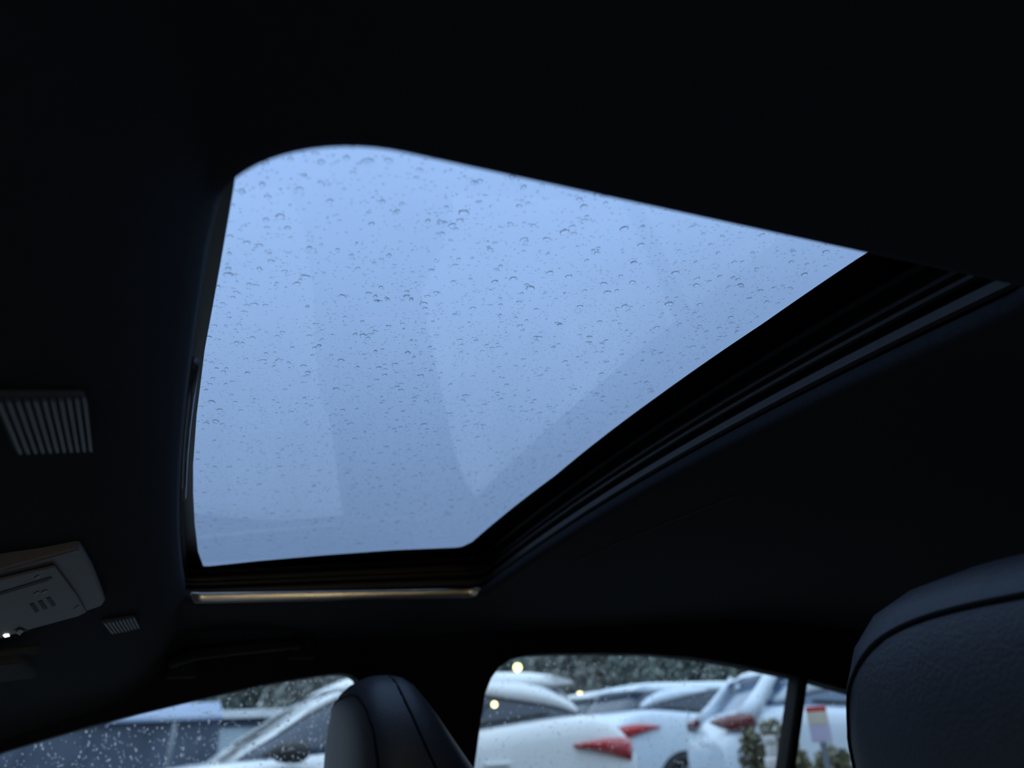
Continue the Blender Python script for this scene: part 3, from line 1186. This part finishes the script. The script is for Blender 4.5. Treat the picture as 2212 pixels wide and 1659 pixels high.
    # spoiler over the hatch
    L = []
    for y in (-.66, -.5, 0, .5, .66):
        dz = -.02 * (abs(y) / .66) ** 2
        L.append([Vector((x * k, y, (z + dz) * kz)) for x, z in ((-1.55, 1.63), (-1.74, 1.625), (-1.86, 1.595), (-1.88, 1.575), (-1.8, 1.565), (-1.6, 1.56))])
    v_, f_ = loft(L)
    if spoiler:
        obj('roof_spoiler', v_, f_, P, root, smooth=False)
    # bumper insert and plate recess at the rear
    box('rear_bumper', (-2.31 * k, 0, .50 * kz), (.14, 1.5, .2), M['cladding'], root, bev=.04)
    return root


# nearest SUV, parallel to the car we sit in, nose to the left
suv = make_car((1.10, 6.45, GZ), math.pi + .02, 'nearest white SUV with red tail lamp, across both side windows', 'paint')
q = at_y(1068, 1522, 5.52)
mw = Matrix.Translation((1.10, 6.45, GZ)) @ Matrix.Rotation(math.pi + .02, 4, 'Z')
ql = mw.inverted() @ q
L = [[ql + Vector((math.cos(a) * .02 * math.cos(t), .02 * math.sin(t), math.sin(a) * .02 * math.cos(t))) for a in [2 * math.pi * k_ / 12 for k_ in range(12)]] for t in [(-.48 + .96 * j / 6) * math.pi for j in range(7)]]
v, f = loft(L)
obj('drop_glint', v, f, M['lamp_and_glint_yellow'], suv, smooth=True)['label'] = 'small glowing sphere standing in for a yellow raindrop glint'  # emissive sphere stands in for lamplight caught in a raindrop
v, f = tube([ql, ql + Vector((0, -.30, 0))], .008, 8)
obj('glint_stalk', v, f, M['cladding'], suv, smooth=True)  # added support that ties the glint sphere to the car
# car facing right whose rear shows between tail lamp and grass
make_car((6.54, 5.19, GZ), math.radians(-24), 'white SUV with slanted hatch next to the divider bar', 'paint2', lamp='tail_dark', lift=.14, fat=1.0, glass='car_glass_sky', corner=True, lamp_pts=[(-2.10, .94, 1.03, 1.115), (-2.16, .925, 1.01, 1.12), (-2.22, .89, 1.0, 1.12), (-2.28, .82, 1.0, 1.115), (-2.325, .70, 1.02, 1.105), (-2.342, .58, 1.045, 1.09), (-2.35, .48, 1.06, 1.08)])
# car facing right in the middle of the rear window
make_car((7.55, 9.95, GZ + .13), 0.0, 'white crossover with rear wheel showing, behind the nearest SUV', 'paint2')
# tall car behind
make_car((8.3, 12.6, GZ), 0.0, 'pale SUV roof furthest back in the rear window', 'paint', ht=1.86)

# ------------------------------------------------------------------ shrubs and small things beside the cars
def foliage(n, size, box_fn, seed):
    rd = random.Random(seed)
    vv_, ff_ = [], []
    for _ in range(n):
        p = box_fn(rd)
        a = Vector((rd.gauss(0, 1), rd.gauss(0, 1), rd.gauss(0, 1))).normalized()
        b = a.orthogonal().normalized()
        c = a.cross(b)
        s_ = size * rd.uniform(.6, 1.4)
        n0 = len(vv_)
        vv_ += [p + b * s_, p + c * s_ * .5, p - b * s_, p - c * s_ * .5]
        ff_.append((n0, n0 + 1, n0 + 2, n0 + 3))
    return vv_, ff_


def ell(rx, ry, rz, cz):
    def fn(rd):
        while True:
            d = Vector((rd.uniform(-1, 1), rd.uniform(-1, 1), rd.uniform(-1, 1)))
            l = d.length
            if .45 < l < 1:
                return Vector((d.x * rx, d.y * ry, cz + d.z * rz))
    return fn


def tree(name, loc, h, rx, leafm, label, group, seed, n=2600, leaf=.17):
    root = empty(name, loc)
    tag(root, label, 'tree' if h > 2.2 else 'shrub', group)
    rd = random.Random(seed)
    v_, f_ = foliage(n, leaf, ell(rx, rx * .9, h * .46, h * .54), seed)
    # a few lobes to break the outline
    for _ in range(4):
        a = rd.uniform(0, 6.28)
        lx, ly, lz = math.cos(a) * rx * .7, math.sin(a) * rx * .6, h * rd.uniform(.45, .85)
        v2, f2 = foliage(n // 8, leaf, ell(rx * .45, rx * .45, h * .16, 0), seed * 13 + _)
        n0 = len(v_)
        v_ += [p + Vector((lx, ly, lz)) for p in v2]
        f_ += [tuple(n0 + i for i in q) for q in f2]
    o_ = obj('foliage', v_, f_, leafm, root)
    v2, f2 = tube([(0, 0, 0), (.03 * h, 0, h * .3), (0, .02 * h, h * .6), (0, 0, h * .85)], [h * .03, h * .024, h * .016, h * .006], 8)
    obj('trunk', v2, f2, M['bark'], root, smooth=True)
    return root


tl_x = [(-9, 52), (-3.5, 50), (2, 52), (7.5, 50), (13, 51), (18.5, 49), (22.5, 44), (26.5, 40), (29.5, 35), (33, 31), (36.5, 27), (39, 22)]
tdesc = ['far left behind the slate blue shed', 'second from the left behind the slate blue shed', 'above the corner of the slate blue shed', 'over the white eave of the pale building',
         'behind the front pillar of the nearest white SUV', 'behind the dark door pillar', 'above the roof spoiler of the nearest SUV', 'right of the yellow street lamp',
         'in the middle of the rear side window', 'above the roofs of the far white cars', 'above the slanted hatch of the white SUV', 'furthest right, beyond the divider bar']
for i, (x, y) in enumerate(tl_x):
    d = math.hypot(x, y)
    h = 1.15 + d * .155 + random.uniform(-.3, .3)
    tree('tree', (x, y, GZ), h, 2.9, M['leaf_a'] if i % 3 else M['leaf_b'], 'dark dusk-grey tree ' + tdesc[i], 'trees behind the parking lot', 100 + i, n=5200, leaf=.26)

# shrubs right of the car rear
for i, (px_, y_, h_) in enumerate([(1668, 4.05, 1.20), (1790, 3.7, 1.05)]):
    q = at_y(px_, 1600, y_)
    tree('shrub', (q.x, q.y, GZ), h_, .20, M['leaf_c'], 'olive grey shrub ' + ['behind the pale stacked post', 'behind the small banded board'][i], 'shrubs beside the white cars', 40 + i, n=2600, leaf=.026)
q = at_y(1668, 1630, 3.45)
ps = empty('garden_post', (q.x, q.y, GZ))
tag(ps, 'pale stacked stone post among the olive shrubs', 'post')
zz = 0
for i, (r_, h_) in enumerate([(.07, .5), (.05, .3), (.075, .05), (.04, .10), (.045, .06), (.03, .06), (.035, .04)]):
    L = [[Vector((math.cos(a) * rr_, math.sin(a) * rr_, z_)) for a in [2 * math.pi * t / 14 for t in range(14)]] for rr_, z_ in ((r_ * .9, zz), (r_, zz + h_ * .2), (r_, zz + h_ * .8), (r_ * .9, zz + h_))]
    v, f = loft(L)
    obj('stone_tier', v, f, M['stone'], ps, smooth=True)
    zz += h_
q = at_y(1768, 1560, 3.2)
sb = empty('banded_board', (q.x, q.y, GZ), math.radians(-45))
tag(sb, 'small board with red, cream and lavender bands behind the quarter window', 'board')
for nm, z0, z1, mm in [('cream_panel', 1.15, 1.21, 'cream'), ('red_band', 1.21, 1.235, 'red'), ('lavender_panel', 1.07, 1.15, 'lavender'), ('board_post', 0.0, 1.07, 'grey_metal')]:
    box(nm, (0, 0, (z0 + z1) / 2), (.10 if nm != 'board_post' else .03, .03, z1 - z0), M[mm], sb, bev=.004)

# ------------------------------------------------------------------ buildings on the left
sh = empty('shed', (-5.5, 30.0, GZ))
tag(sh, 'low slate blue shed with a pale blue roof in the front window', 'building')
SX0, SX1 = -7.5, 5.5 + at_y(480, 1530, 28).x
ev = at_y(480, 1545, 28).z - GZ
rdg = at_y(480, 1516, 31).z - GZ
v = [(SX0, -2, 0), (SX1, -2, 0), (SX1, 4, 0), (SX0, 4, 0), (SX0, -2, ev), (SX1, -2, ev), (SX1, 4, ev), (SX0, 4, ev)]
obj('wall', v, [(0, 1, 5, 4), (1, 2, 6, 5), (2, 3, 7, 6), (3, 0, 4, 7), (4, 5, 6, 7)], M['shed_wall'], sh)
v = [(SX0 - .1, -2.2, ev - .05), (SX1 + .05, -2.2, ev - .05), (SX1 + .05, 1, rdg), (SX0 - .1, 1, rdg), (SX1 + .05, 4.2, ev - .05), (SX0 - .1, 4.2, ev - .05)]
v += [(a, b, c - .08) for a, b, c in v]
obj('roof', v, [(0, 1, 2, 3), (3, 2, 4, 5), (6, 9, 8, 7), (9, 11, 10, 8), (0, 6, 7, 1), (1, 7, 8, 2), (2, 8, 10, 4), (4, 10, 11, 5), (5, 11, 9, 3), (3, 9, 6, 0)], M['shed_roof'], sh)
for i in range(9):
    x = SX0 + .4 + (SX1 - SX0 - .8) * i / 8
    box('wall_batten', (x, -2.03, ev / 2), (.08, .06, ev), M['shed_wall'], sh)
q = at_y(368, 1600, 24)
lp = empty('pole', (q.x, q.y, GZ))
tag(lp, 'thin grey pole in front of the slate blue shed', 'pole')
v, f = tube([(0, 0, 0), (.02, 0, 1.2), (.06, 0, 2.05)], [.08, .07, .06], 10)
obj('shaft', v, f, M['grey_metal'], lp, smooth=True)
v, f = tube([(.06, 0, 2.05), (.06, 0, 2.12)], [.08, .05], 10)
obj('cap', v, f, M['grey_metal'], lp, smooth=True)

pb_ = empty('long_building', (2, 38, GZ))
tag(pb_, 'long pale blue building with white eave behind the nearest SUV', 'building')
e2 = at_y(560, 1545, 36).z - GZ
box('wall', (4, 2, (e2 - .3) / 2), (22, 8, e2 - .3), M['pale_wall'], pb_)
box('eave', (4, 1.8, e2 + .05), (22.4, 8.6, .32), M['fascia'], pb_, bev=.03)
box('painted_eave_shade', (4, -2.02, e2 - .28), (22, .1, .3), M['shed_wall'], pb_)  # dark strip painted in as the shade under the eave
for i in range(9):
    box('window', (-5.5 + 2.3 * i, -2.03, 1.2), (1.2, .08, .9), M['car_glass'], pb_)

# ------------------------------------------------------------------ lamps outside
def lamp_post(px, py, y, rad, label):
    q_ = at_y(px, py, y)
    root = empty('street_lamp', (q_.x, q_.y, GZ))
    tag(root, label, 'lamp', 'small yellow lamp and added glint lamp outside the rear window')
    hgt = q_.z - GZ
    v_, f_ = tube([(0, 0, 0), (0, 0, hgt - rad)], [.05, .03], 10)
    obj('post', v_, f_, M['grey_metal'], root, smooth=True)
    L_ = [[Vector((math.cos(a) * rad * math.cos(t), math.sin(a) * rad * math.cos(t), hgt + rad * math.sin(t))) for a in [2 * math.pi * k_ / 14 for k_ in range(14)]] for t in [(-.49 + .98 * j / 8) * math.pi for j in range(9)]]
    v_, f_ = loft(L_)
    obj('bulb', v_, f_, M['lamp_and_glint_yellow'], root, smooth=True)['label'] = 'glowing yellow bulb'
    v_, f_ = tube([(0, 0, hgt + rad * .9), (0, 0, hgt + rad * 1.5)], [rad * 1.1, rad * .3], 12)
    obj('cap', v_, f_, M['grey_metal'], root, smooth=True)


lamp_post(1118, 1442, 20, .10, 'brightest yellow lamp at the upper corner of the rear side window')
lamp_post(1253, 1502, 16, .07, 'yellow raindrop glint right of the nearest SUV spoiler, made as an added lamp')  # added lamp in place of light glinting in a raindrop


# unseen dealership front added on the driver side: blocks sky, gives warm light
db = empty('added_showroom', (0, -6.0, GZ))
tag(db, 'dark showroom front added behind the camera to shade the cabin, with warm entrance lamps', 'building')
box('sky_block_facade', (0, 0, 3.0), (26, .4, 6.0), M['added_render'], db)  # added out of view to keep sky light off the cabin
box('shade_canopy', (0, 2.55, 3.5), (16, 4.9, .3), M['added_render'], db)  # unseen roof added to shade the ground on the driver side
for x in (-7.5, 7.5):
    box('shade_canopy_post', (x, 4.7, 1.68), (.3, .3, 3.36), M['added_render'], db)
for i in range(6):
    x = -5.0 + 2.0 * i
    box('shop_window', (x, .22, 1.25), (1.8, .06, 2.1), M['shop_glow'], db)
    box('added_window_mullion', (x + 1.0, .24, 1.25), (.12, .12, 2.2), M['added_render'], db)
box('sky_block_wing', (-11, 4.5, 2.2), (.4, 9, 4.4), M['added_render'], db)  # unseen wall added to cut the light coming through the windscreen
for x in (1.15,):
    box('added_entrance_lamp', (x, .5, .50), (.34, .2, .44), M['added_lamp_warm'], db)
